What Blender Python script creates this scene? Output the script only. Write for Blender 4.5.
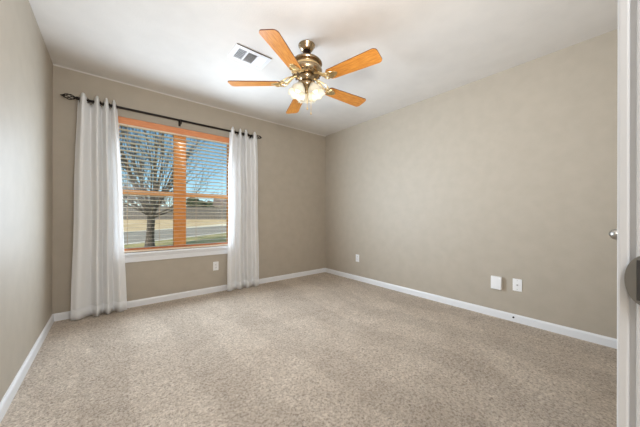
import bpy, bmesh, math, random
from mathutils import Vector, Matrix
from math import sin, cos, pi, radians as R

for o in list(bpy.data.objects):
    bpy.data.objects.remove(o)
S = bpy.context.scene
COL = S.collection

# ------------------------------------------------------------------ camera
CAM_H = 1.0067
FPX = 254.61                      # focal length in pixels of the 640 px wide frame
YAW = .6889
ROLL = .0022
SY, CY = math.sin(YAW), math.cos(YAW)
cam = bpy.data.cameras.new('camera')
cam.sensor_width = 36.0
cam.lens = FPX / 640 * 36.0
cam.clip_start = 0.01
cam.clip_end = 600
cam.shift_y = (215.87 - 213.5) / 640
camo = bpy.data.objects.new('camera', cam)
COL.objects.link(camo)
camo.location = (0, 0, CAM_H)
camo.rotation_euler = (Matrix.Rotation(-YAW, 4, 'Z') @ Matrix.Rotation(pi / 2, 4, 'X') @ Matrix.Rotation(ROLL, 4, 'Z')).to_euler()
S.camera = camo

# ------------------------------------------------------------------ world, sun, lights, exposure
W = bpy.data.worlds.new('sky')
S.world = W
W.use_nodes = True
wn = W.node_tree.nodes
wl = W.node_tree.links
bg = wn['Background']
sky = wn.new('ShaderNodeTexSky')
sky.sky_type = 'NISHITA'
sky.sun_disc = False
sky.sun_elevation = R(38)
sky.sun_rotation = R(250)
sky.altitude = 1500
sky.air_density = 1.0
sky.dust_density = 0.1
sky.ozone_density = 4.0
hs = wn.new('ShaderNodeHueSaturation')
hs.inputs['Saturation'].default_value = 1.0
hs.inputs['Hue'].default_value = .475
wl.new(sky.outputs['Color'], hs.inputs['Color'])
wl.new(hs.outputs['Color'], bg.inputs['Color'])
bg.inputs['Strength'].default_value = 0.155


def light(name, kind, loc, energy, color=(1, 1, 1), rot=None, target=None, **kw):
    l = bpy.data.lights.new(name, kind)
    l.energy = energy
    l.color = color
    for k, v in kw.items():
        setattr(l, k, v)
    o = bpy.data.objects.new(name, l)
    o.location = loc
    if target is not None:
        o.rotation_euler = (Vector(target) - Vector(loc)).to_track_quat('-Z', 'Y').to_euler()
    elif rot:
        o.rotation_euler = rot
    COL.objects.link(o)
    return o


light('sun', 'SUN', (-30, -10, 30), 4.4, (1.0, .93, .82), target=(0, 4, 0), angle=R(0.6))
# unseen area lights added on the room side of the blind to boost daylight
light('window_fill', 'AREA', (.665, 3.453, 1.19), 40, (.72, .855, 1.0), target=(.665, 0, 1.21),
      shape='RECTANGLE', size=1.10, size_y=1.14, spread=R(158))
light('window_fill_oblique', 'AREA', (.54, 3.29, 1.30), 19, (.72, .86, 1.0), target=(2.98, 1.1, 1.62),
      shape='RECTANGLE', size=.5, size_y=1.20, spread=R(105))
# unseen fill light added in the hallway to brighten room and jamb
light('hallway_fill', 'AREA', (.15, -.75, 2.38), 44, (.92, .96, 1.0), target=(.15, -.75, 0),
      shape='RECTANGLE', size=.9, size_y=.7)
# unseen fill light added beside the camera, bounced off the ceiling
light('bounce_fill', 'AREA', (.34, .10, 1.50), 33, (1.0, .985, .97), target=(1.15, 1.15, 2.44),
      shape='DISK', size=.25)

S.view_settings.view_transform = 'Standard'
S.view_settings.look = 'None'
S.view_settings.exposure = 0.0
S.view_settings.gamma = 1.0
S.view_settings.use_curve_mapping = False
S.render.engine = 'CYCLES'
S.cycles.max_bounces = 10
S.cycles.diffuse_bounces = 6
S.cycles.transparent_max_bounces = 16
S.cycles.caustics_reflective = False
S.cycles.caustics_refractive = False
S.cycles.sample_clamp_indirect = 6


# ------------------------------------------------------------------ helpers
def srgb(r, g, b):
    def f(c):
        c /= 255
        return c / 12.92 if c <= .04045 else ((c + .055) / 1.055) ** 2.4
    return (f(r), f(g), f(b), 1)


def mat(name, color, rough=.6, metal=0, spec=.5):
    m = bpy.data.materials.new(name)
    m.use_nodes = True
    b = m.node_tree.nodes['Principled BSDF']
    b.inputs['Base Color'].default_value = color
    b.inputs['Roughness'].default_value = rough
    b.inputs['Metallic'].default_value = metal
    b.inputs['Specular IOR Level'].default_value = spec
    return m


def noise_mat(name, c1, c2, scale, rough=.6, bump=0, bscale=None, detail=4, metal=0, stretch=(1, 1, 1), spec=.5,
              dist=.002, lo=.35, hi=.65):
    m = mat(name, c1, rough, metal, spec)
    nt = m.node_tree
    b = nt.nodes['Principled BSDF']
    tc = nt.nodes.new('ShaderNodeTexCoord')
    mp = nt.nodes.new('ShaderNodeMapping')
    mp.inputs['Scale'].default_value = stretch
    nt.links.new(tc.outputs['Object'], mp.inputs['Vector'])
    nz = nt.nodes.new('ShaderNodeTexNoise')
    nz.inputs['Scale'].default_value = scale
    nz.inputs['Detail'].default_value = detail
    nt.links.new(mp.outputs['Vector'], nz.inputs['Vector'])
    rp = nt.nodes.new('ShaderNodeValToRGB')
    rp.color_ramp.elements[0].position = lo
    rp.color_ramp.elements[1].position = hi
    rp.color_ramp.elements[0].color = c1
    rp.color_ramp.elements[1].color = c2
    nt.links.new(nz.outputs['Fac'], rp.inputs['Fac'])
    nt.links.new(rp.outputs['Color'], b.inputs['Base Color'])
    if bump:
        n2 = nt.nodes.new('ShaderNodeTexNoise')
        n2.inputs['Scale'].default_value = bscale or scale
        n2.inputs['Detail'].default_value = 3
        nt.links.new(mp.outputs['Vector'], n2.inputs['Vector'])
        bp = nt.nodes.new('ShaderNodeBump')
        bp.inputs['Strength'].default_value = bump
        bp.inputs['Distance'].default_value = dist
        nt.links.new(n2.outputs['Fac'], bp.inputs['Height'])
        nt.links.new(bp.outputs['Normal'], b.inputs['Normal'])
    return m


def link(name, bm, m, parent=None, smooth=False, label=None):
    bmesh.ops.recalc_face_normals(bm, faces=bm.faces)
    me = bpy.data.meshes.new(name)
    bm.to_mesh(me)
    bm.free()
    me.materials.append(m)
    if smooth:
        me.shade_smooth()
        try:
            me.set_sharp_from_angle(angle=R(40))
        except Exception:
            pass
    o = bpy.data.objects.new(name, me)
    COL.objects.link(o)
    if parent:
        o.parent = parent
    if label:
        o['label'] = label
    return o


def tag(o, label, cat, group=None):
    o['label'] = label
    o['category'] = cat
    if group:
        o['group'] = group
    return o


def thing(name, label, cat, loc=(0, 0, 0), group=None):
    o = bpy.data.objects.new(name, None)
    o.empty_display_size = .1
    COL.objects.link(o)
    o.location = loc
    return tag(o, label, cat, group)


def struct(name, bm, m, parent=None, smooth=False):
    o = link(name, bm, m, parent, smooth)
    if parent is None:
        o['kind'] = 'structure'
    return o


def NB():
    return bmesh.new()


def box(bm, lo, hi, bev=0, seg=2, M=None):
    lo = Vector(lo)
    hi = Vector(hi)
    c = (lo + hi) / 2
    s = hi - lo
    mx = Matrix.Translation(c) @ Matrix.Diagonal((s.x, s.y, s.z, 1))
    if M is not None:
        mx = M @ mx
    r = bmesh.ops.create_cube(bm, size=1, matrix=mx)
    if bev:
        es = set()
        for v in r['verts']:
            es.update(v.link_edges)
        bmesh.ops.bevel(bm, geom=list(es), offset=bev, segments=seg, affect='EDGES', profile=.5)
    return bm


def lathe(bm, prof, seg=32, M=None, cap=True):
    M = M or Matrix()
    rings = []
    for r, z in prof:
        if r < 1e-6:
            rings.append([bm.verts.new(M @ Vector((0, 0, z)))])
        else:
            rings.append([bm.verts.new(M @ Vector((r * cos(2 * pi * i / seg), r * sin(2 * pi * i / seg), z))) for i in range(seg)])
    for a, b in zip(rings, rings[1:]):
        if len(a) == 1 and len(b) == 1:
            continue
        for i in range(seg):
            j = (i + 1) % seg
            if len(a) == 1:
                bm.faces.new((a[0], b[i], b[j]))
            elif len(b) == 1:
                bm.faces.new((a[i], a[j], b[0]))
            else:
                bm.faces.new((a[i], a[j], b[j], b[i]))
    if cap:
        for rg in (rings[0], rings[-1]):
            if len(rg) > 2:
                bm.faces.new(rg)
    return bm


def tube(bm, pts, rad, sides=8, cap=True):
    pts = [Vector(p) for p in pts]
    n = len(pts)
    rad = rad if isinstance(rad, (list, tuple)) else [rad] * n
    rings = []
    up = None
    for i, p in enumerate(pts):
        t = (pts[min(i + 1, n - 1)] - pts[max(i - 1, 0)]).normalized()
        if up is None:
            up = Vector((0, 0, 1)) if abs(t.z) < .9 else Vector((1, 0, 0))
        a = t.cross(up)
        if a.length < 1e-5:
            a = t.orthogonal()
        a.normalize()
        b = a.cross(t).normalized()
        up = b
        rings.append([bm.verts.new(p + (a * cos(2 * pi * k / sides) + b * sin(2 * pi * k / sides)) * rad[i]) for k in range(sides)])
    for x, y in zip(rings, rings[1:]):
        for k in range(sides):
            j = (k + 1) % sides
            bm.faces.new((x[k], x[j], y[j], y[k]))
    if cap:
        bm.faces.new(rings[0])
        bm.faces.new(rings[-1])
    return bm


def prism(bm, outline, z0, z1, M=None, bev=0):
    M = M or Matrix()
    a = [bm.verts.new(M @ Vector((x, y, z0))) for x, y in outline]
    b = [bm.verts.new(M @ Vector((x, y, z1))) for x, y in outline]
    n = len(a)
    f0 = bm.faces.new(a)
    f1 = bm.faces.new(b)
    for i in range(n):
        j = (i + 1) % n
        bm.faces.new((a[i], a[j], b[j], b[i]))
    if bev:
        bmesh.ops.bevel(bm, geom=list(f0.edges) + list(f1.edges), offset=bev, segments=2, affect='EDGES', profile=.5)
    return bm


# ------------------------------------------------------------------ room measurements
XL, XR, YB, YE, H = -.4229, 2.9866, 3.4726, -.0066, 2.44
WX0, WX1, WZ0, WZ1 = .03, 1.30, .575, 2.070      # window opening
T = .14

# ------------------------------------------------------------------ materials
PAINT = noise_mat('beige_wall_paint', srgb(178, 168, 153), srgb(182, 172, 157), 9, .55, bump=.22, bscale=120, spec=.35, dist=.003)
CEIL = noise_mat('white_ceiling_paint', srgb(220, 216, 211), srgb(224, 220, 215), 6, .8, bump=.3, bscale=90, spec=.2, dist=.003)
TRIM = mat('white_trim_paint', srgb(233, 234, 236), .38)
OUTWALL = noise_mat('outer_brick', srgb(150, 110, 90), srgb(170, 130, 105), 12, .9)

CARPET = bpy.data.materials.new('beige_carpet')
CARPET.use_nodes = True
nt = CARPET.node_tree
b = nt.nodes['Principled BSDF']
b.inputs['Roughness'].default_value = .95
b.inputs['Specular IOR Level'].default_value = .1
b.inputs['Sheen Weight'].default_value = .15
tc = nt.nodes.new('ShaderNodeTexCoord')


def nnode(scale, detail=3, rough=.6, dist=0):
    z = nt.nodes.new('ShaderNodeTexNoise')
    z.inputs['Scale'].default_value = scale
    z.inputs['Detail'].default_value = detail
    z.inputs['Roughness'].default_value = rough
    z.inputs['Distortion'].default_value = dist
    nt.links.new(tc.outputs['Object'], z.inputs['Vector'])
    return z


def ramp(src, stops):
    r = nt.nodes.new('ShaderNodeValToRGB')
    e = r.color_ramp.elements
    while len(e) < len(stops):
        e.new(.5)
    for el, (p, c) in zip(e, stops):
        el.position = p
        el.color = c
    nt.links.new(src, r.inputs['Fac'])
    return r


fine = nnode(72, 4, .75, .5)
mid = nnode(26, 3, .65, .9)
big = nnode(1.6, 4, .62, 1.6)
rf = ramp(fine.outputs['Fac'], [(.33, srgb(158, 143, 127)), (.5, srgb(216, 200, 182)), (.68, srgb(243, 231, 216))])
rb = ramp(big.outputs['Fac'], [(.36, (.74, .71, .68, 1)), (.60, (1, 1, 1, 1))])
rm = ramp(mid.outputs['Fac'], [(.36, (.83, .82, .81, 1)), (.6, (1, 1, 1, 1))])
m1 = nt.nodes.new('ShaderNodeMixRGB')
m1.blend_type = 'MULTIPLY'
m1.inputs['Fac'].default_value = 1
m2 = nt.nodes.new('ShaderNodeMixRGB')
m2.blend_type = 'MULTIPLY'
m2.inputs['Fac'].default_value = .55
nt.links.new(rf.outputs['Color'], m1.inputs['Color1'])
nt.links.new(rm.outputs['Color'], m1.inputs['Color2'])
nt.links.new(m1.outputs['Color'], m2.inputs['Color1'])
nt.links.new(rb.outputs['Color'], m2.inputs['Color2'])
wave = nt.nodes.new('ShaderNodeTexWave')
wave.inputs['Scale'].default_value = .55
wave.inputs['Distortion'].default_value = 7
wave.inputs['Detail'].default_value = 2
wave.inputs['Detail Scale'].default_value = .8
nt.links.new(tc.outputs['Object'], wave.inputs['Vector'])
rw = ramp(wave.outputs['Fac'], [(.35, (.90, .895, .89, 1)), (.60, (1, 1, 1, 1))])
m3 = nt.nodes.new('ShaderNodeMixRGB')
m3.blend_type = 'MULTIPLY'
m3.inputs['Fac'].default_value = 1
nt.links.new(m2.outputs['Color'], m3.inputs['Color1'])
nt.links.new(rw.outputs['Color'], m3.inputs['Color2'])
nt.links.new(m3.outputs['Color'], b.inputs['Base Color'])
ad = nt.nodes.new('ShaderNodeMath')
ad.operation = 'ADD'
nt.links.new(fine.outputs['Fac'], ad.inputs[0])
nt.links.new(mid.outputs['Fac'], ad.inputs[1])
bp = nt.nodes.new('ShaderNodeBump')
bp.inputs['Strength'].default_value = .8
bp.inputs['Distance'].default_value = .018
nt.links.new(ad.outputs[0], bp.inputs['Height'])
nt.links.new(bp.outputs['Normal'], b.inputs['Normal'])

# stained wood of the window
WOOD = noise_mat('honey_stained_wood', srgb(222, 150, 84), srgb(238, 174, 106), 5, .6, spec=.08, stretch=(3, 3, 24), detail=5)
WOODH = noise_mat('honey_stained_wood_flat_grain', srgb(214, 132, 82), srgb(232, 154, 102), 5, .4, stretch=(2, 24, 24), detail=5)
RAILW = noise_mat('golden_stained_wood_rail', srgb(228, 168, 106), srgb(240, 188, 128), 5, .45, stretch=(2, 24, 24), detail=5)
SLAT = noise_mat('pale_wood_slat', srgb(244, 234, 220), srgb(248, 240, 228), 6, .35, stretch=(2, 30, 30))
OAK = noise_mat('honey_oak_veneer', srgb(192, 112, 38), srgb(232, 160, 72), 7, .32, stretch=(2.2, 26, 10), detail=6, lo=.3, hi=.7)
OAKEDGE = mat('dark_oak_edge', srgb(96, 52, 20), .5)
BRASS = noise_mat('antique_brass', srgb(158, 138, 110), srgb(182, 162, 132), 14, .26, metal=1)
GOLD = mat('polished_gold_brass', srgb(238, 212, 162), .34, 1)
DARKBR = mat('dark_bronze_metal', srgb(58, 44, 36), .35, 1)
BLACKM = mat('black_bronze_rod', srgb(30, 24, 22), .4, .7)
NICKEL = mat('satin_nickel', srgb(176, 174, 170), .33, 1)
PLASTIC = mat('white_plastic', srgb(240, 240, 240), .35)
DARK = mat('dark_slot', srgb(28, 26, 24), .7)
CORD = mat('tan_ladder_cord', srgb(205, 180, 150), .8)

GLASS = bpy.data.materials.new('window_glass')
GLASS.use_nodes = True
gn = GLASS.node_tree
gn.nodes.remove(gn.nodes['Principled BSDF'])
gt = gn.nodes.new('ShaderNodeBsdfTransparent')
gt.inputs['Color'].default_value = (.97, .98, .98, 1)
gg = gn.nodes.new('ShaderNodeBsdfGlossy')
gg.inputs['Roughness'].default_value = .25
gm = gn.nodes.new('ShaderNodeMixShader')
gm.inputs['Fac'].default_value = .012
gn.links.new(gt.outputs[0], gm.inputs[1])
gn.links.new(gg.outputs[0], gm.inputs[2])
gn.links.new(gm.outputs[0], gn.nodes['Material Output'].inputs['Surface'])


def translucent(name, col, fac, tint=None, em=0):
    m = bpy.data.materials.new(name)
    m.use_nodes = True
    n = m.node_tree
    pb = n.nodes['Principled BSDF']
    pb.inputs['Base Color'].default_value = col
    pb.inputs['Roughness'].default_value = .8
    pb.inputs['Specular IOR Level'].default_value = .15
    tr = n.nodes.new('ShaderNodeBsdfTranslucent')
    tr.inputs['Color'].default_value = tint or col
    mx = n.nodes.new('ShaderNodeMixShader')
    mx.inputs['Fac'].default_value = fac
    n.links.new(pb.outputs[0], mx.inputs[1])
    n.links.new(tr.outputs[0], mx.inputs[2])
    n.links.new(mx.outputs[0], n.nodes['Material Output'].inputs['Surface'])
    return m


CURTAIN = translucent('white_linen_curtain', srgb(252, 252, 252), .38)
n = CURTAIN.node_tree
tc2 = n.nodes.new('ShaderNodeTexCoord')
wv = n.nodes.new('ShaderNodeTexNoise')
wv.inputs['Scale'].default_value = 160
n.links.new(tc2.outputs['Object'], wv.inputs['Vector'])
bp2 = n.nodes.new('ShaderNodeBump')
bp2.inputs['Strength'].default_value = .15
bp2.inputs['Distance'].default_value = .002
n.links.new(wv.outputs['Fac'], bp2.inputs['Height'])
n.links.new(bp2.outputs['Normal'], n.nodes['Principled BSDF'].inputs['Normal'])
FROST = translucent('frosted_white_glass', srgb(232, 228, 216), .35)

BULB = bpy.data.materials.new('lit_bulb')
BULB.use_nodes = True
q = BULB.node_tree.nodes['Principled BSDF']
q.inputs['Base Color'].default_value = (1, .95, .85, 1)
q.inputs['Emission Color'].default_value = (1, .86, .66, 1)
q.inputs['Emission Strength'].default_value = .6

# ------------------------------------------------------------------ room shell
bm = NB()
box(bm, (XL - T, YE - .12, -.12), (XR + T, YB + T, 0))
struct('floor', bm, CARPET)
bm = NB()
box(bm, (XL - T, YE - .12, H), (XR + T, YB + T, H + .15))
struct('ceiling', bm, CEIL)
bm = NB()
box(bm, (XL - T, YE - .12, 0), (XL, YB + T, H))
struct('wall_left', bm, PAINT)
bm = NB()
box(bm, (XR, YE - .12, 0), (XR + T, YB + T, H))
struct('wall_right', bm, PAINT)
bm = NB()
box(bm, (XL, YB, 0), (WX0, YB + T, H))
box(bm, (WX1, YB, 0), (XR, YB + T, H))
box(bm, (WX0, YB, 0), (WX1, YB + T, WZ0))
box(bm, (WX0, YB, WZ1), (WX1, YB + T, H))
struct('wall_back', bm, PAINT)

# entrance wall with the doorway the camera looks through and the closet door opening
DX0, DX1, DZ = -.36, .478, 2.05
CX0, CX1 = .98, 1.77
bm = NB()
box(bm, (XL, YE - .12, 0), (DX0 - .02, YE, H))
box(bm, (DX1 + .02, YE - .12, 0), (CX0, YE, H))
box(bm, (CX1, YE - .12, 0), (XR, YE, H))
box(bm, (DX0 - .02, YE - .12, DZ + .02), (DX1 + .02, YE, H))
box(bm, (CX0, YE - .12, DZ), (CX1, YE, H))
struct('wall_entrance', bm, PAINT)

# hallway behind the doorway
bm = NB()
box(bm, (-1.0, -1.5, -.12), (1.4, YE - .12, 0))
struct('floor_hallway', bm, CARPET)
bm = NB()
box(bm, (-1.0, -1.5, H), (1.4, YE - .12, H + .15))
struct('ceiling_hallway', bm, CEIL)
bm = NB()
box(bm, (-1.1, -1.6, 0), (1.5, -1.5, H))
box(bm, (-1.1, -1.5, 0), (-1.0, YE - .12, H))
box(bm, (1.4, -1.5, 0), (1.5, YE - .12, H))
box(bm, (-1.0, YE - .13, 0), (XL, YE - .12, H))
struct('wall_hallway', bm, PAINT)

# baseboards with an eased top
BBH, BBT = .072, .014


def baseboard(name, p0, p1, inward):
    p0 = Vector((*p0, 0))
    p1 = Vector((*p1, 0))
    inn = Vector((*inward, 0))
    prof = [(0, 0), (BBT, 0), (BBT, BBH - .016), (BBT - .003, BBH - .008), (BBT - .007, BBH - .003), (BBT - .008, BBH), (0, BBH)]
    bm = NB()
    a = [bm.verts.new(p0 + inn * x + Vector((0, 0, z))) for x, z in prof]
    c = [bm.verts.new(p1 + inn * x + Vector((0, 0, z))) for x, z in prof]
    k = len(a)
    bm.faces.new(a)
    bm.faces.new(c)
    for i in range(k):
        j = (i + 1) % k
        bm.faces.new((a[i], a[j], c[j], c[i]))
    return struct(name, bm, TRIM)


baseboard('baseboard_left', (XL, YE), (XL, YB), (1, 0))
baseboard('baseboard_right', (XR, YE), (XR, YB), (-1, 0))
baseboard('baseboard_back', (XL, YB), (XR, YB), (0, -1))

# thin white strip where the ceiling meets the window wall
bm = NB()
box(bm, (XL, YB - .006, H - .013), (XR, YB, H), .002)
struct('trim_2', bm, CEIL)

# doorway casing and jamb, right beside the camera
bm = NB()
box(bm, (.470, -0.0004, 0), (.535, 0.0092, DZ + .06), .0022)
box(bm, (DX0 - .065, -0.0004, 0), (DX0, 0.0092, DZ + .06), .0022)
box(bm, (DX0 - .065, -0.0004, DZ), (.535, 0.0092, DZ + .06), .0022)
box(bm, (.476, -0.0056, 0), (.535, -0.0002, DZ))
box(bm, (DX0 - .065, -0.0056, 0), (DX0 - .006, -0.0002, DZ))
box(bm, (.469, -0.1406, 0), (.497, -0.0052, DZ), .002)
box(bm, (DX0 - .019, -0.1406, 0), (DX0 + .001, -0.0052, DZ), .002)
trim = struct('trim_1', bm, TRIM)
# latch strike plate with a curved lip
bm = NB()
out = []
for i in range(17):
    a = -pi / 2 + pi * i / 16
    out.append((-.0122 + .0158 * cos(a), .0290 * sin(a)))
out = [(-.046, -.029)] + out + [(-.046, .029)]
Mp = Matrix(((0, 0, 1, .4655), (1, 0, 0, 0), (0, 1, 0, .934), (0, 0, 0, 1)))
prism(bm, out, -.0016, 0, Mp, .0005)
sp = link('strike_plate', bm, mat('dull_steel', srgb(150, 148, 143), .42, 1), trim, label='satin nickel strike plate on white jamb')
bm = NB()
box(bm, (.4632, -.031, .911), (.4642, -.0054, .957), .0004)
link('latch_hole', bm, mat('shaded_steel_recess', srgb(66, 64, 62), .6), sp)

# closet door in the entrance wall, only its knob shows past the casing
bm = NB()
box(bm, (CX0 + .006, YE - .045, .01), (CX1 - .006, YE - .008, DZ - .006), .003)
for z0, z1 in ((.18, .86), (1.02, 1.88)):
    for x0, x1 in ((CX0 + .12, (CX0 + CX1) / 2 - .05), ((CX0 + CX1) / 2 + .05, CX1 - .12)):
        box(bm, (x0, YE - .011, z0), (x1, YE - .004, z1), .003)
door = struct('door_1', bm, TRIM)
bm = NB()
My = Matrix.Translation((1.70, YE - .008, .930)) @ Matrix.Rotation(-pi / 2, 4, 'X')
lathe(bm, [(0, 0), (.031, 0), (.031, .004), (.026, .008), (.012, .010), (.011, .022), (.015, .027), (.021, .035),
           (.0245, .045), (.0235, .056), (.018, .065), (.010, .0705), (.004, .0722), (0, .0725)], 28, My)
link('door_knob', bm, NICKEL, door, True, label='satin nickel egg-shaped knob')

# ------------------------------------------------------------------ window
FY0, FY1 = YB + .055, YB + .115
bm = NB()
box(bm, (WX0, FY0, WZ0), (WX0 + .045, FY1, WZ1), .003)
box(bm, (WX1 - .045, FY0, WZ0), (WX1, FY1, WZ1), .003)
box(bm, (WX0, FY0, WZ1 - .05), (WX1, FY1, WZ1), .003)
box(bm, (.598, FY0, WZ0), (.733, FY1, WZ1), .004)
win = struct('window_1', bm, WOOD)
bm = NB()
box(bm, (WX0 + .045, FY0 - .004, WZ0 + .002), (WX1 - .045, FY1, WZ0 + .062), .003)
link('bottom_rail', bm, WOODH, win)
for x0, x1 in ((WX0 + .045, .598), (.733, WX1 - .045)):
    bm = NB()
    box(bm, (x0, FY0 + .006, 1.242), (x1, FY1 - .01, 1.292), .003)
    link('meeting_rail', bm, RAILW, win)
    for z0, z1 in ((WZ0 + .062, 1.242), (1.292, WZ1 - .05)):
        bm = NB()
        box(bm, (x0, YB + .088, z0), (x1, YB + .092, z1))
        link('pane', bm, GLASS, win)
# white drywall return is the wall itself; stool and apron below
bm = NB()
box(bm, (WX0 - .05, YB - .045, .571), (WX1 + .05, YB + .056, .596), .006, 3)
link('window_sill', bm, TRIM, win)
bm = NB()
box(bm, (WX0 - .02, YB - .016, .492), (WX1 + .02, YB, .571), .004)
box(bm, (WX0 - .02, YB - .024, .551), (WX1 + .02, YB, .571), .004)
link('apron', bm, TRIM, win)

# ------------------------------------------------------------------ window blind
bl = thing('window_blind', 'wide wooden slat blind hanging open in the window recess', 'blind', (.665, YB + .03, .596))
bx0, bx1 = WX0 + .006 - .665, WX1 - .006 - .665
bm = NB()
box(bm, (bx0, -.040, 1.401), (bx1, -.028, 1.470), .003)
link('valance', bm, WOODH, bl, label='honey-stained wooden valance board')
bm = NB()
box(bm, (bx0, -.026, 1.388), (bx1, .024, 1.438), .002)
link('headrail', bm, mat('cream_headrail', srgb(245, 232, 214), .4), bl)
bm = NB()
pitch = .0445
nsl = 0
z = .052
while z < 1.37:
    M = Matrix.Translation((0, 0, z)) @ Matrix.Rotation(R(-4), 4, 'X')
    box(bm, (bx0, -.025, -.0011), (bx1, .025, .0011), 0, 1, M)
    z += pitch
    nsl += 1
link('slats', bm, SLAT, bl)
bm = NB()
box(bm, (bx0, -.026, .006), (bx1, .026, .024), .003)
link('bottom_rail', bm, mat('cream_blind_rail', srgb(240, 222, 198), .4), bl)
for cx in (.10, .40, .80, 1.12):
    bm = NB()
    for cy in (-.0265, .0265):
        tube(bm, [(cx - .62, cy, .02), (cx - .62, cy, 1.435)], .0012, 5)
    link('ladder_cord', bm, CORD, bl)

# ------------------------------------------------------------------ curtain rod
RY, RZ = 3.385, 2.135
rod = thing('curtain_rod', 'dark bronze curtain rod with open cage ends above the window', 'curtain rod', (.665, RY, RZ))
bm = NB()
tube(bm, [(-.925, 0, 0), (.925, 0, 0)], .0125, 14)
link('pole', bm, BLACKM, rod, True)
for sx, x0 in ((-1, -.913), (1, .913)):
    bm = NB()
    My = Matrix.Translation((x0, 0, 0)) @ Matrix.Rotation(sx * pi / 2, 4, 'Y')
    lathe(bm, [(0, -.012), (.014, -.010), (.0165, 0), (.014, .010), (.008, .014), (0, .015)], 16, My)
    for k in range(5):
        pts = []
        for i in range(15):
            t = i / 14
            a = 2 * pi * k / 5 + t * pi * .8
            r = .004 + .021 * sin(pi * t) ** .8
            pts.append((x0 + sx * (.012 + .088 * t), r * cos(a), r * sin(a)))
        tube(bm, pts, .0036, 6)
    My = Matrix.Translation((x0 + sx * .100, 0, 0)) @ Matrix.Rotation(sx * pi / 2, 4, 'Y')
    lathe(bm, [(0, -.006), (.008, -.004), (.0085, .002), (.005, .010), (.002, .016), (0, .017)], 12, My)
    link('finial', bm, BLACKM, rod, True)
for bxp in (-.892, -.019, .892):
    bm = NB()
    box(bm, (bxp - .012, YB - RY - .006, -.045), (bxp + .012, YB - RY, .02), .002)
    box(bm, (bxp - .006, -.004, -.032), (bxp + .006, YB - RY - .004, -.020), .002)
    box(bm, (bxp - .007, -.016, -.040), (bxp + .007, .014, -.010), .003)
    tube(bm, [(bxp - .006, .0, 0), (bxp + .006, 0, 0)], .0155, 14)
    link('bracket', bm, BLACKM, rod)

# ------------------------------------------------------------------ curtains
def pxX(px, Y, dy=0):
    u = (px - 320 + dy * ROLL) / FPX
    return (SY + CY * u) * Y / (CY - SY * u)


def curtain(name, label, keys, ztop, zbot, seed):
    """keys: (px at rod, px at hem, y offset at rod, y offset at hem)"""
    rnd = random.Random(seed)
    root = thing(name, label, 'curtain', (pxX(keys[len(keys) // 2][0], RY), RY, RZ), 'white curtain panels on the rod')
    NS, NV = 14, 44
    O = root.location.copy()
    P = []
    for a, b in zip(keys, keys[1:]):
        for i in range(NS):
            t = i / NS
            s = (1 - cos(pi * t)) / 2
            P.append((a, b, t, s))
    P.append((keys[-2], keys[-1], 1, 1))
    bm = NB()
    grid = []
    wob = [rnd.uniform(0, 6.28) for _ in range(6)]
    for j in range(NV + 1):
        v = j / NV                       # 0 top, 1 hem
        z = ztop + (zbot - ztop) * v
        row = []
        for (a, b, t, s) in P:
            e = v ** .8
            yt = a[2] + (b[2] - a[2]) * s
            yb = a[3] + (b[3] - a[3]) * s
            y = yt + (yb - yt) * e
            pt = a[0] + (b[0] - a[0]) * t
            pb = a[1] + (b[1] - a[1]) * t
            xt = pxX(pt, RY + yt, -108)
            xb = pxX(pb, RY + yb, 88)
            x = xt + (xb - xt) * e
            k = v * (1 - v) * 4
            y += k * .005 * sin(3.1 * v * 3 + wob[0] + 9 * x)
            x += k * .004 * sin(5 * v * 2 + wob[1] + 7 * x)
            zz = z
            dip = max(0, min(1, (yt + .045) / .088)) ** 1.4      # the heading dips between the folds
            zz = z - .082 * dip * (1 - v) ** 9
            row.append(bm.verts.new(Vector((x, RY + y, zz)) - O))
        grid.append(row)
    for r0, r1 in zip(grid, grid[1:]):
        for i in range(len(r0) - 1):
            bm.faces.new((r0[i], r0[i + 1], r1[i + 1], r1[i]))
    o = link('fabric', bm, CURTAIN, root, True)
    md = o.modifiers.new('thick', 'SOLIDIFY')
    md.thickness = .0018
    # double hem at the bottom
    bm = NB()
    r0, r1 = None, None
    me = o.data
    cols = len(P)
    def co(j, i):
        return me.vertices[j * cols + i].co
    rows = []
    for j in range(NV - 2, NV + 1):
        rows.append([bm.verts.new(co(j, i) + Vector((0, -.0028, -.001))) for i in range(cols)])
    for r0, r1 in zip(rows, rows[1:]):
        for i in range(cols - 1):
            bm.faces.new((r0[i], r0[i + 1], r1[i + 1], r1[i]))
    h = link('hem', bm, CURTAIN, root, True)
    md = h.modifiers.new('thick', 'SOLIDIFY')
    md.thickness = .0012
    # grommets where the cloth crosses the rod
    for a, b in zip(keys, keys[1:]):
        if a[2] * b[2] < 0:
            px = (a[0] + b[0]) / 2
            x = pxX(px, RY)
            w = pxX(b[0], RY) - pxX(a[0], RY)
            ang = math.atan2(b[2] - a[2], w) * .8
            bm = NB()
            M = Matrix.Translation(Vector((x, RY, RZ)) - O) @ Matrix.Rotation(ang, 4, 'Z') @ Matrix.Rotation(pi / 2, 4, 'X')
            pts = [M @ Vector((.021 * cos(2 * pi * i / 20), .021 * sin(2 * pi * i / 20), 0)) for i in range(21)]
            tube(bm, pts, .0036, 6, False)
            link('grommet', bm, DARKBR, root, True)
    return root


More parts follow.
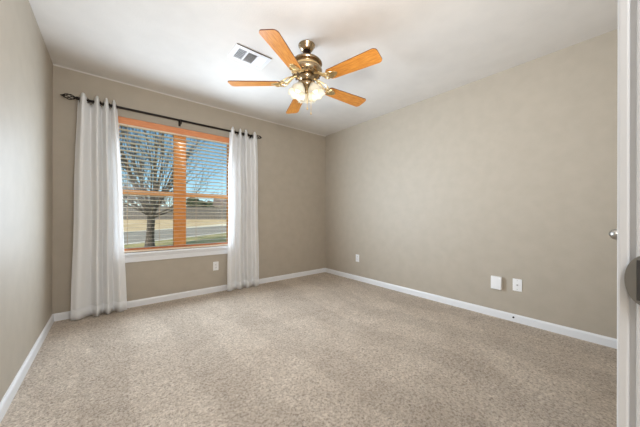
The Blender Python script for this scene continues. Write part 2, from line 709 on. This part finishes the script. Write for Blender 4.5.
curtain('curtain', 'white curtain panel nearest the room corner with cage finial beside it',
        [(78, 70.5, .012, -.03), (83, 77, -.045, -.045), (91, 91, .042, .03), (97.3, 97.5, -.045, -.045), (101.5, 103, .040, .030),
         (106.5, 108.3, -.045, -.045), (110.5, 113.5, .040, .03), (114, 120.5, -.042, -.04), (117, 127, .02, -.015)],
        2.187, .012, 3)
curtain('curtain', 'white curtain panel hanging between the window and the plain beige wall',
        [(229.5, 227.3, .015, -.02), (233, 230.5, -.045, -.045), (237, 235.5, .042, .02), (240.6, 240.4, -.045, -.045), (243, 244, .04, .03),
         (245.8, 248, -.045, -.045), (250, 252, .042, .02), (255.2, 256, -.042, -.045), (257.2, 259, .0, -.02)],
        2.187, .012, 8)

# ------------------------------------------------------------------ ceiling fan
FX, FY = 1.272, 1.725
fan = thing('ceiling_fan', 'brass ceiling fan with five honey oak blades and lit lamps', 'ceiling fan', (FX, FY, H))
bm = NB()
lathe(bm, [(0, 0), (.068, 0), (.071, -.003), (.070, -.009), (.063, -.015), (.058, -.027), (.049, -.041), (.041, -.050), (.030, -.053), (0, -.053)], 40)
link('canopy', bm, BRASS, fan, True)
bm = NB()
lathe(bm, [(0, -.050), (.013, -.050), (.013, -.145), (0, -.145)], 20)
link('downrod', bm, BRASS, fan, True)
bm = NB()
lathe(bm, [(0, -.050), (.024, -.051), (.034, -.060), (.035, -.072), (.026, -.083), (.014, -.086), (0, -.086)], 24)
link('rod_collar', bm, DARKBR, fan, True)
bm = NB()
lathe(bm, [(0, -.118), (.030, -.119), (.070, -.123), (.100, -.130), (.118, -.140), (.129, -.152), (.131, -.160), (.128, -.166), (.108, -.174), (.106, -.178),
           (.106, -.198), (.110, -.203), (.128, -.208), (.131, -.214), (.130, -.226), (.124, -.240), (.112, -.252), (.096, -.259), (.060, -.262), (0, -.262)], 56)
motor = link('motor_housing', bm, BRASS, fan, True)
bm = NB()
lathe(bm, [(.1065, -.180), (.1085, -.181), (.1085, -.195), (.1065, -.196)], 56, cap=False)
link('band', bm, GOLD, motor, True)
bm = NB()
for k in range(20):
    a = 2 * pi * k / 20
    M = Matrix.Rotation(a, 4, 'Z') @ Matrix.Translation((.1085, 0, -.2535)) @ Matrix.Rotation(R(38), 4, 'Y')
    box(bm, (-.010, -.006, -.0015), (.010, .006, .0015), .001, 1, M)
link('vent_slot', bm, DARKBR, motor)
# switch housing + fitter
bm = NB()
lathe(bm, [(0, -0.258), (.062, -0.260), (.066, -0.266), (.064, -0.280), (.052, -0.292), (.048, -0.298), (.050, -0.310), (.058, -0.320), (.060, -0.334),
           (.052, -0.350), (.036, -0.362), (.020, -0.370), (.014, -0.382), (.017, -0.390), (.012, -0.400), (0, -0.404)], 40)
fit = link('lamp_fitter', bm, BRASS, fan, True)
# blades and their irons
zb = -.32
for k in range(5):
    a = R(-4 + 72 * k)
    Rz = Matrix.Rotation(a, 4, 'Z')
    # blade iron: arm with side scrolls and mounting plate
    bm = NB()
    tube(bm, [Rz @ Vector(p) for p in ((.085, 0, -.259), (.112, 0, -.266), (.138, 0, -.284), (.165, 0, -.310), (.225, 0, -.3235))],
         [.010, .009, .008, .008, .006], 10)
    for s in (-1, 1):
        pts = []
        for i in range(19):
            t = i / 18
            th = t * pi * 1.5
            r = .026 * (1 - .5 * t)
            pts.append(Rz @ Vector((.182 + .026 - r * cos(th) * 1.1, s * (.012 + r * sin(th) + .012 * t), -.322 - .003 * sin(pi * t))))
        tube(bm, pts, .0056, 7)
        pts = [Rz @ Vector((.11 + .115 * t, s * (.010 + .036 * sin(pi * t * .8) ** 1.2), -.264 - .059 * min(1, t * 1.35))) for t in [i / 12 for i in range(13)]]
        tube(bm, pts, .0058, 7)
        pts = [Rz @ Vector((.222 + .045 * t, s * .042 * sin(pi * (.25 + .5 * t)), -.3245)) for t in [i / 8 for i in range(9)]]
        tube(bm, pts, .0045, 7)
    Mt = Rz @ Matrix.Translation((.214, 0, zb)) @ Matrix.Rotation(R(-11), 4, 'X')
    op = []
    for i in range(28):
        t = 2 * pi * i / 28
        rr = 1 + .16 * cos(3 * t)
        op.append((.040 + .042 * rr * cos(t), .036 * rr * sin(t)))
    prism(bm, op, -.0085, -.0045, Mt, .001)
    for sx, sy in ((.015, 0), (.058, .022), (.058, -.022)):
        lathe(bm, [(0, -.0115), (.004, -.0108), (.005, -.0085), (0, -.0085)], 10, Mt @ Matrix.Translation((sx, sy, 0)))
    link('blade_iron', bm, GOLD, fan, True)
    # blade: own object so its grain runs along it
    bm = NB()
    L, wi, wo = .437, .054, .0685
    ol = []
    for i in range(9):                      # inner rounded end
        t = pi / 2 + pi * i / 8
        ol.append((.028 + .028 * cos(t), (wi - .016) * (1 if False else sin(t)) + (.016 * (1 if sin(t) > 0 else -1) if abs(sin(t)) > .05 else 0)))
    rc = .030
    for i in range(9):
        t = -pi / 2 + pi / 2 * i / 8
        ol.append((L - rc + rc * cos(t), -wo + rc + rc * sin(t)))
    for i in range(9):
        t = pi / 2 * i / 8
        ol.append((L - rc + rc * cos(t), wo - rc + rc * sin(t)))
    prism(bm, ol, -.0035, .0035, None, .0008)
    bd = link('fan_blade', bm, OAK, fan)
    bd.matrix_local = Mt
    bd.data.materials.append(OAKEDGE)
    for p in bd.data.polygons:
        if abs(p.normal.z) < .6:
            p.material_index = 1
# lamp arms, glass shades, bulbs
for k, deg in enumerate((173, 293, 53)):
    Rz = Matrix.Rotation(R(deg), 4, 'Z')
    bm = NB()
    tube(bm, [Rz @ Vector(p) for p in ((.036, 0, -.328), (.045, 0, -.320), (.052, 0, -.322), (.057, 0, -.332), (.060, 0, -.342))], .0075, 10)
    tilt = R(20)
    ax = Rz @ Matrix.Translation((.055, 0, -.332)) @ Matrix.Rotation(pi - tilt, 4, 'Y')   # local +z runs outward and down
    lathe(bm, [(0, -.004), (.018, -.003), (.025, .006), (.026, .018), (.024, .022), (0, .022)], 24, ax)
    link('lamp_arm', bm, GOLD, fan, True)
    bm = NB()
    prof = [(.024, .012), (.027, .020), (.034, .030), (.046, .044), (.053, .060), (.056, .078), (.058, .092), (.064, .106), (.073, .116)]
    seg = 48
    rings = []
    for idx, (r, zz) in enumerate(prof):
        w = (idx / (len(prof) - 1)) ** 3
        fl = (idx / (len(prof) - 1))
        ring = []
        for i in range(seg):
            t = 2 * pi * i / seg
            rr = r * (1 + .018 * fl * cos(8 * t)) + .003 * w * cos(8 * t)
            ring.append(bm.verts.new(ax @ Vector((rr * cos(t), rr * sin(t), zz + .005 * w * cos(8 * t)))))
        rings.append(ring)
    for x, y in zip(rings, rings[1:]):
        for i in range(seg):
            j = (i + 1) % seg
            bm.faces.new((x[i], x[j], y[j], y[i]))
    sh = link('glass_shade', bm, FROST, fan, True)
    md = sh.modifiers.new('thick', 'SOLIDIFY')
    md.thickness = .003
    bm = NB()
    lathe(bm, [(0, .020), (.012, .022), (.013, .034), (.020, .050), (.0245, .064), (.022, .078), (.013, .087), (0, .090)], 20, ax)
    link('bulb', bm, BULB, fan, True)
    p = ax @ Vector((0, 0, .100))
    light('fan_lamp', 'POINT', (FX + p.x, FY + p.y, H + p.z), 0.3, (1, .84, .64), shadow_soft_size=.03)
# pull chains
for (cx, cy, zl) in ((.016, -.040, -.592), (-.020, -.036, -.560)):
    bm = NB()
    z = -.355
    while z > zl + .02:
        bmesh.ops.create_icosphere(bm, subdivisions=1, radius=.0026, matrix=Matrix.Translation((cx, cy, z)))
        z -= .0046
    tube(bm, [(cx, cy, -.345), (cx, cy, zl + .02)], .0012, 5)
    lathe(bm, [(0, zl + .022), (.004, zl + .02), (.0065, zl + .008), (.006, zl + .002), (0, zl)], 12, Matrix.Translation((cx, cy, 0)))
    link('pull_chain', bm, GOLD, fan, True)

# ------------------------------------------------------------------ ceiling register
v = thing('ceiling_vent', 'white louvred air register set flat in the ceiling beside the fan', 'vent', (.972, 2.183, H))
bm = NB()
hx, hy = .165, .11
ix0, ix1, iy = -.128, .128, .072
for lo, hi in (((-hx, -hy), (hx, -iy)), ((-hx, iy), (hx, hy)), ((-hx, -iy), (ix0, iy)), ((ix1, -iy), (hx, iy))):
    box(bm, (lo[0], lo[1], -.010), (hi[0], hi[1], -.001), .002)
for dx in (-.046, .050):
    box(bm, (dx - .006, -iy, -.009), (dx + .006, iy, -.001))
link('frame', bm, TRIM, v)
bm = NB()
box(bm, (-hx + .004, -hy - .0015, -.0075), (hx - .004, -hy + .004, -.0005))  # strip's dark colour stands in for the shadow between frame and ceiling
link('shadow_gap', bm, mat('gap_shade_grey', srgb(110, 108, 106), .9), v, label='dark strip for the shadow gap along the edge')
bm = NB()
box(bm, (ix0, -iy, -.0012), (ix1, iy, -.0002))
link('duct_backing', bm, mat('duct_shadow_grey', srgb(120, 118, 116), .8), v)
def louvres(x0, x1, tilt, along_x, name):
    bm = NB()
    if along_x:
        y = -iy + .005
        while y < iy:
            M = Matrix.Translation(((x0 + x1) / 2, y, -.0055)) @ Matrix.Rotation(R(tilt), 4, 'X')
            box(bm, (-(x1 - x0) / 2, -.0052, -.0006), ((x1 - x0) / 2, .0052, .0006), 0, 1, M)
            y += .0105
    else:
        x = x0 + .005
        while x < x1:
            M = Matrix.Translation((x, 0, -.0055)) @ Matrix.Rotation(R(tilt), 4, 'Y')
            box(bm, (-.0052, -iy, -.0006), (.0052, iy, .0006), 0, 1, M)
            x += .0105
    return link(name, bm, TRIM, v)
louvres(ix0, -.052, -52, False, 'louvre_bank')
louvres(-.040, .044, 42, True, 'louvre_bank')
louvres(.056, ix1, 38, False, 'louvre_bank')

# ------------------------------------------------------------------ wall plates
def outlet(name, label, loc, rz):
    """duplex outlet; local x along the wall, local -y into the room"""
    root = thing(name, label, 'outlet', loc)
    root.rotation_euler = (0, 0, rz)
    bm = NB()
    box(bm, (-.035, -.006, -.0575), (.035, 0, .0575), .0025, 3)
    link('cover_plate', bm, PLASTIC, root)
    for s in (-1, 1):
        bm = NB()
        lathe(bm, [(0, .004), (.0165, .004), (.0170, .0078), (.0160, .0085), (0, .0085)], 20,
              Matrix.Translation((0, 0, s * .0195)) @ Matrix.Rotation(pi / 2, 4, 'X'))
        f = link('receptacle', bm, PLASTIC, root, True)
        bm = NB()
        for dx in (-.006, .006):
            box(bm, (dx - .0012, -.0089, s * .0195 - .001), (dx + .0012, -.0082, s * .0195 + .008))
        box(bm, (-.002, -.0089, s * .0195 - .010), (.002, -.0082, s * .0195 - .006))
        link('slot', bm, DARK, f)
    bm = NB()
    lathe(bm, [(0, .005), (.003, .005), (.003, .0068), (0, .007)], 10, Matrix.Rotation(pi / 2, 4, 'X'))
    link('screw', bm, NICKEL, root)
    return root


outlet('wall_outlet', 'white wall outlet below the window sill beside a curtain', (1.077, YB, .342), 0)
outlet('wall_outlet', 'small white wall outlet by itself near the far room corner', (XR, 2.699, .348), pi / 2 * -1)

cp = thing('cable_plate', 'flat white cable plate with a centre jack on the beige wall', 'wall plate', (XR, .674, .354))
cp.rotation_euler = (0, 0, -pi / 2)
bm = NB()
box(bm, (-.036, -.006, -.0575), (.036, 0, .0575), .0025, 3)
link('cover_plate', bm, PLASTIC, cp)
bm = NB()
lathe(bm, [(0, .005), (.0065, .005), (.0065, .009), (.0045, .009), (.0045, .014), (0, .014)], 12, Matrix.Rotation(pi / 2, 4, 'X'))
link('coax_jack', bm, NICKEL, cp)
for s in (-1, 1):
    bm = NB()
    lathe(bm, [(0, .005), (.003, .005), (.003, .0068), (0, .007)], 10, Matrix.Translation((0, 0, s * .041)) @ Matrix.Rotation(pi / 2, 4, 'X'))
    link('screw', bm, NICKEL, cp)

jb = thing('junction_box', 'boxy white plastic wall box standing proud beside the cable plate', 'wall box', (XR, .840, .345))
jb.rotation_euler = (0, 0, -pi / 2)
bm = NB()
box(bm, (-.045, -.030, -.063), (.045, 0, .063), .003, 3)
link('housing', bm, PLASTIC, jb)
bm = NB()
box(bm, (-.043, -.034, -.061), (.043, -.0295, .061), .002, 2)
link('lid', bm, PLASTIC, jb)

cg = thing('cable_hole', 'tiny dark round cable hole in the white baseboard', 'cable hole', (XR - BBT, .701, .042))
bm = NB()
My = Matrix.Rotation(-pi / 2, 4, 'Y')
lathe(bm, [(.0045, -.001), (.0085, -.001), (.0085, .002), (.0060, .003), (.0045, .002)], 16, My, cap=False)
link('grommet_ring', bm, DARKBR, cg, True)
bm = NB()
lathe(bm, [(0, .0002), (.005, .0004), (0, .0012)], 12, My)
link('hole', bm, DARK, cg)

# ------------------------------------------------------------------ outdoors
GZ = -.35
LAWN = noise_mat('dormant_lawn', srgb(150, 146, 92), srgb(196, 180, 128), .8, .95, detail=6, bump=.4, bscale=20, dist=.02)
FIELD = noise_mat('dry_tan_grass', srgb(196, 170, 128), srgb(222, 198, 156), .35, .95, detail=6, bump=.4, bscale=8, dist=.03)
ROAD = noise_mat('grey_asphalt', srgb(150, 143, 128), srgb(166, 158, 144), 2, .9, detail=5)
CONC = noise_mat('pale_concrete', srgb(222, 214, 200), srgb(236, 228, 214), 3, .9)
BARK = noise_mat('grey_brown_bark', srgb(70, 62, 54), srgb(106, 96, 85), 14, .9, stretch=(1, 1, .3), bump=.5, bscale=30, dist=.01)
FENCE = noise_mat('weathered_grey_fence', srgb(112, 108, 104), srgb(146, 138, 130), 3, .9, stretch=(8, 8, .3))

ang = R(39)
U = Vector((cos(ang), sin(ang), 0))
Nn = Vector((-sin(ang), cos(ang), 0))
P0 = Vector((1.53, 15.62, 0))


def strip(name, n0, n1, z0, z1, m, u0=-60, u1=90):
    bm = NB()
    c = [P0 + U * u0 + Nn * n0, P0 + U * u1 + Nn * n0, P0 + U * u1 + Nn * n1, P0 + U * u0 + Nn * n1]
    a = [bm.verts.new((p.x, p.y, z0)) for p in c]
    d = [bm.verts.new((p.x, p.y, z1)) for p in c]
    bm.faces.new(a)
    bm.faces.new(d)
    for i in range(4):
        j = (i + 1) % 4
        bm.faces.new((a[i], a[j], d[j], d[i]))
    return struct(name, bm, m)


def gz(x, y):
    """the field rises gently beyond the street"""
    return GZ - .02 + max(0, y - 24) * .027


bm = NB()
box(bm, (-90, YB + T, GZ - .6), (200, 14, GZ - .08))
struct('ground', bm, LAWN)
strip('lawn', -60, 0, GZ - .06, GZ, LAWN)
strip('curb', 0, .35, GZ - .06, GZ + .02, CONC)
strip('street', .35, 8.0, GZ - .06, GZ - .03, ROAD, -30, 24)
strip('far_curb', 8.0, 8.25, GZ - .06, GZ + .02, CONC, -30, 24)
bm = NB()
FIELD_U = [-90, -60, -30, -10, 0, 10, 20, 30, 45, 70, 110]
gridv = []
for n_ in (8.25, 9.5, 12, 16, 22, 30, 45, 70, 110):
    row = []
    for u_ in FIELD_U:
        p = P0 + U * u_ + Nn * n_
        row.append(bm.verts.new((p.x, p.y, gz(p.x, p.y))))
    gridv.append(row)
for r0, r1 in zip(gridv, gridv[1:]):
    for i in range(len(r0) - 1):
        bm.faces.new((r0[i], r0[i + 1], r1[i + 1], r1[i]))
struct('field', bm, FIELD, None, True)


def grow(bm, p, d, length, r, depth, rnd, up=.18, sides=5, spread=(.35, .75), kids=(3, 5), minr=.003):
    n = 6
    pts = [p.copy()]
    dd = d.normalized()
    for i in range(n):
        dd = (dd + Vector((rnd.uniform(-.13, .13), rnd.uniform(-.13, .13), rnd.uniform(-.06, .10) + up * .25))).normalized()
        pts.append(pts[-1] + dd * (length / n))
    rad = [max(minr, r * (1 - .68 * i / n)) for i in range(n + 1)]
    tube(bm, pts, rad, sides, False)
    if depth <= 0:
        return
    for _ in range(rnd.randint(*kids)):
        t = rnd.uniform(.25, .98)
        i = min(n - 1, int(t * n))
        base = pts[i].lerp(pts[i + 1], t * n - i)
        td = (pts[i + 1] - pts[i]).normalized()
        side = td.orthogonal().normalized()
        side = Matrix.Rotation(rnd.uniform(0, 2 * pi), 3, td) @ side
        nd = td + side * rnd.uniform(*spread)
        grow(bm, base, nd, length * rnd.uniform(.45, .72), max(minr, rad[i] * .6), depth - 1, rnd, up, max(3, sides - 1), spread, kids, minr)


tx, ty = 1.31, 13.10
tr = thing('bare_tree', 'bare leafless tree on the lawn straight outside the window', 'tree', (tx, ty, GZ))
tr.scale = (1.13, 1.13, 1.13)
rnd = random.Random(11)
bm = NB()
tube(bm, [(0, 0, -.05), (0, 0, .06), (.01, 0, .35), (.03, .0, .8), (.05, .02, 1.15), (.06, .02, 1.32)], [.22, .17, .138, .128, .132, .14], 14)
tk = link('trunk', bm, BARK, tr, True)
bm = NB()
nb = 18
for k in range(nb):
    a = 2 * pi * k / nb + rnd.uniform(-.2, .2)
    tiltv = rnd.uniform(.2, .9)
    d = Vector((cos(a) * tiltv, sin(a) * tiltv, 1.05))
    grow(bm, Vector((.05 + .06 * cos(a), .02 + .06 * sin(a), 1.15 + rnd.uniform(-.08, .14))), d, rnd.uniform(2.6, 3.8), rnd.uniform(.03, .05), 2, rnd,
         up=.22, sides=6, kids=(4, 6), minr=.0045)
for k in range(7):
    a = 2 * pi * k / 7 + .3
    d = Vector((cos(a) * 1.0, sin(a) * 1.0, .55))
    grow(bm, Vector((.05 + .07 * cos(a), .02 + .07 * sin(a), 1.12 + .03 * k % .1)), d, 1.9, .035, 2, rnd, up=.05, sides=5, kids=(4, 6), minr=.004)
link('branches', bm, BARK, tr, True)

# wooden privacy fence across the field
fe = thing('privacy_fence', 'long weathered wooden privacy fence across the dry field', 'fence', (10, 49, gz(10, 49)))
fe.rotation_euler = (0, 0, R(-6))
bm = NB()
x = -40
rnd = random.Random(5)
while x < 60:
    h = 2.25 + rnd.uniform(-.05, .05)
    box(bm, (x, -.015, -.4), (x + .27, .015, h))
    x += .285
link('pickets', bm, FENCE, fe)
bm = NB()
for z in (.35, 1.1, 1.85):
    box(bm, (-40, .015, z), (60, .06, z + .09))
link('rail', bm, FENCE, fe)

# far trees beyond the fence
LEAF = noise_mat('dark_evergreen_leaf', srgb(44, 58, 40), srgb(84, 96, 66), 1.2, .9, detail=6)
FARBARK = noise_mat('grey_twig_bark', srgb(116, 106, 98), srgb(146, 136, 124), 4, .95)


def world_at(px, t):
    u = (px - 320) / FPX
    return (SY + CY * u) * t, (CY - SY * u) * t


def evergreen(px, t, w, h, label, seed):
    x, y = world_at(px, t)
    root = thing('evergreen_tree', label, 'tree', (x, y, gz(x, y)), 'evergreen trees beyond the fence')
    rnd = random.Random(seed)
    bm = NB()
    tube(bm, [(0, 0, -.1), (0, 0, h * .6)], [.22, .1], 8)
    link('trunk', bm, BARK, root, True)
    bm = NB()
    for _ in range(46):
        a = rnd.uniform(0, 2 * pi)
        zz = rnd.uniform(.22, .95)
        rr = w * .5 * (math.sin(pi * min(1, zz * .95)) ** .6) * rnd.uniform(.2, .85)
        s = rnd.uniform(.12, .22) * w
        r = bmesh.ops.create_icosphere(bm, subdivisions=2, radius=s, matrix=Matrix.Translation((rr * cos(a), rr * sin(a), zz * h)) @ Matrix.Diagonal((1, 1, .75, 1)))
        for vv in r['verts']:
            vv.co += Vector((rnd.uniform(-1, 1), rnd.uniform(-1, 1), rnd.uniform(-1, 1))) * s * .22
    link('crown', bm, LEAF, root)
    return root


evergreen(194.5, 70, 5.0, 4.6, 'dark evergreen tree beyond the fence, just past the window mullion', 1)
evergreen(201, 78, 4.4, 3.9, 'dark evergreen tree beyond the fence, lower of the pair by the mullion', 2)
evergreen(213, 72, 3.6, 3.7, 'rounded evergreen standing alone above the fence before open sky', 3)


def far_bare(px, t, h, label, seed, w=.5):
    x, y = world_at(px, t)
    root = thing('leafless_tree', label, 'tree', (x, y, gz(x, y)), 'leafless trees beyond the fence')
    rnd = random.Random(seed)
    bm = NB()
    tube(bm, [(0, 0, -.1), (.05, 0, h * .16), (.0, .05, h * .32)], [.26, .2, .15], 8)
    link('trunk', bm, FARBARK, root, True)
    bm = NB()
    for k in range(8):
        a = 2 * pi * k / 8 + rnd.uniform(-.3, .3)
        grow(bm, Vector((0, 0, h * rnd.uniform(.14, .32))), Vector((cos(a) * w * 1.6, sin(a) * w * 1.6, 1)), h * rnd.uniform(.42, .62), .10, 2, rnd,
             up=.15, sides=4, kids=(5, 8), minr=.022)
    link('branches', bm, FARBARK, root)
    return root


far_bare(124, 58, 8.8, 'leafless grey tree beyond the fence, partly behind the curtain edge', 21, .8)
far_bare(135, 68, 8.8, 'leafless grey tree beyond the fence, between curtain and near trunk', 22, .8)
far_bare(147, 78, 8.2, 'leafless grey tree straight behind the near tree trunk', 23, .9)
far_bare(159, 88, 8.6, 'leafless grey tree beyond the fence, between near trunk and mullion', 24, .9)
far_bare(169, 58, 6.2, 'leafless grey tree beyond the fence, touching the mullion', 25, .9)

# houses behind the fence
def house(px, t, w, dep, eave, ridge, rz, label, wallc, roofc):
    x, y = world_at(px, t)
    root = thing('house', label, 'house', (x, y, gz(x, y)))
    root.rotation_euler = (0, 0, rz)
    bm = NB()
    box(bm, (-w / 2, -dep / 2, 0), (w / 2, dep / 2, eave))
    p = [(-w / 2, eave), (w / 2, eave), (0, ridge - .15)]
    a = [bm.verts.new((px_, -dep / 2, z_)) for px_, z_ in p]
    c = [bm.verts.new((px_, dep / 2, z_)) for px_, z_ in p]
    bm.faces.new(a)
    bm.faces.new(c)
    for i in range(3):
        j = (i + 1) % 3
        bm.faces.new((a[i], a[j], c[j], c[i]))
    link('wall', bm, wallc, root)
    bm = NB()
    for s in (-1, 1):
        th = .16
        q = [(0, ridge), (s * (w / 2 + .4), eave - .15), (s * (w / 2 + .4), eave - .15 + th), (0, ridge + th)]
        a = [bm.verts.new((x_, -dep / 2 - .4, z_)) for x_, z_ in q]
        c = [bm.verts.new((x_, dep / 2 + .4, z_)) for x_, z_ in q]
        bm.faces.new(a)
        bm.faces.new(c)
        for i in range(4):
            j = (i + 1) % 4
            bm.faces.new((a[i], a[j], c[j], c[i]))
    link('roof', bm, roofc, root)
    return root


ROOF = noise_mat('brown_grey_shingle', srgb(112, 98, 88), srgb(136, 120, 108), 6, .9)
SIDING = noise_mat('pale_siding', srgb(214, 208, 198), srgb(226, 220, 210), 2, .9)
house(234, 60, 9, 8, 2.5, 4.3, R(70), 'house with brown shingle roof beyond the fence', SIDING, ROOF)
house(211.5, 90, 5, 8, 2.6, 4.4, R(-28), 'small pale gabled house peeping over the fence beside evergreens', SIDING, ROOF)
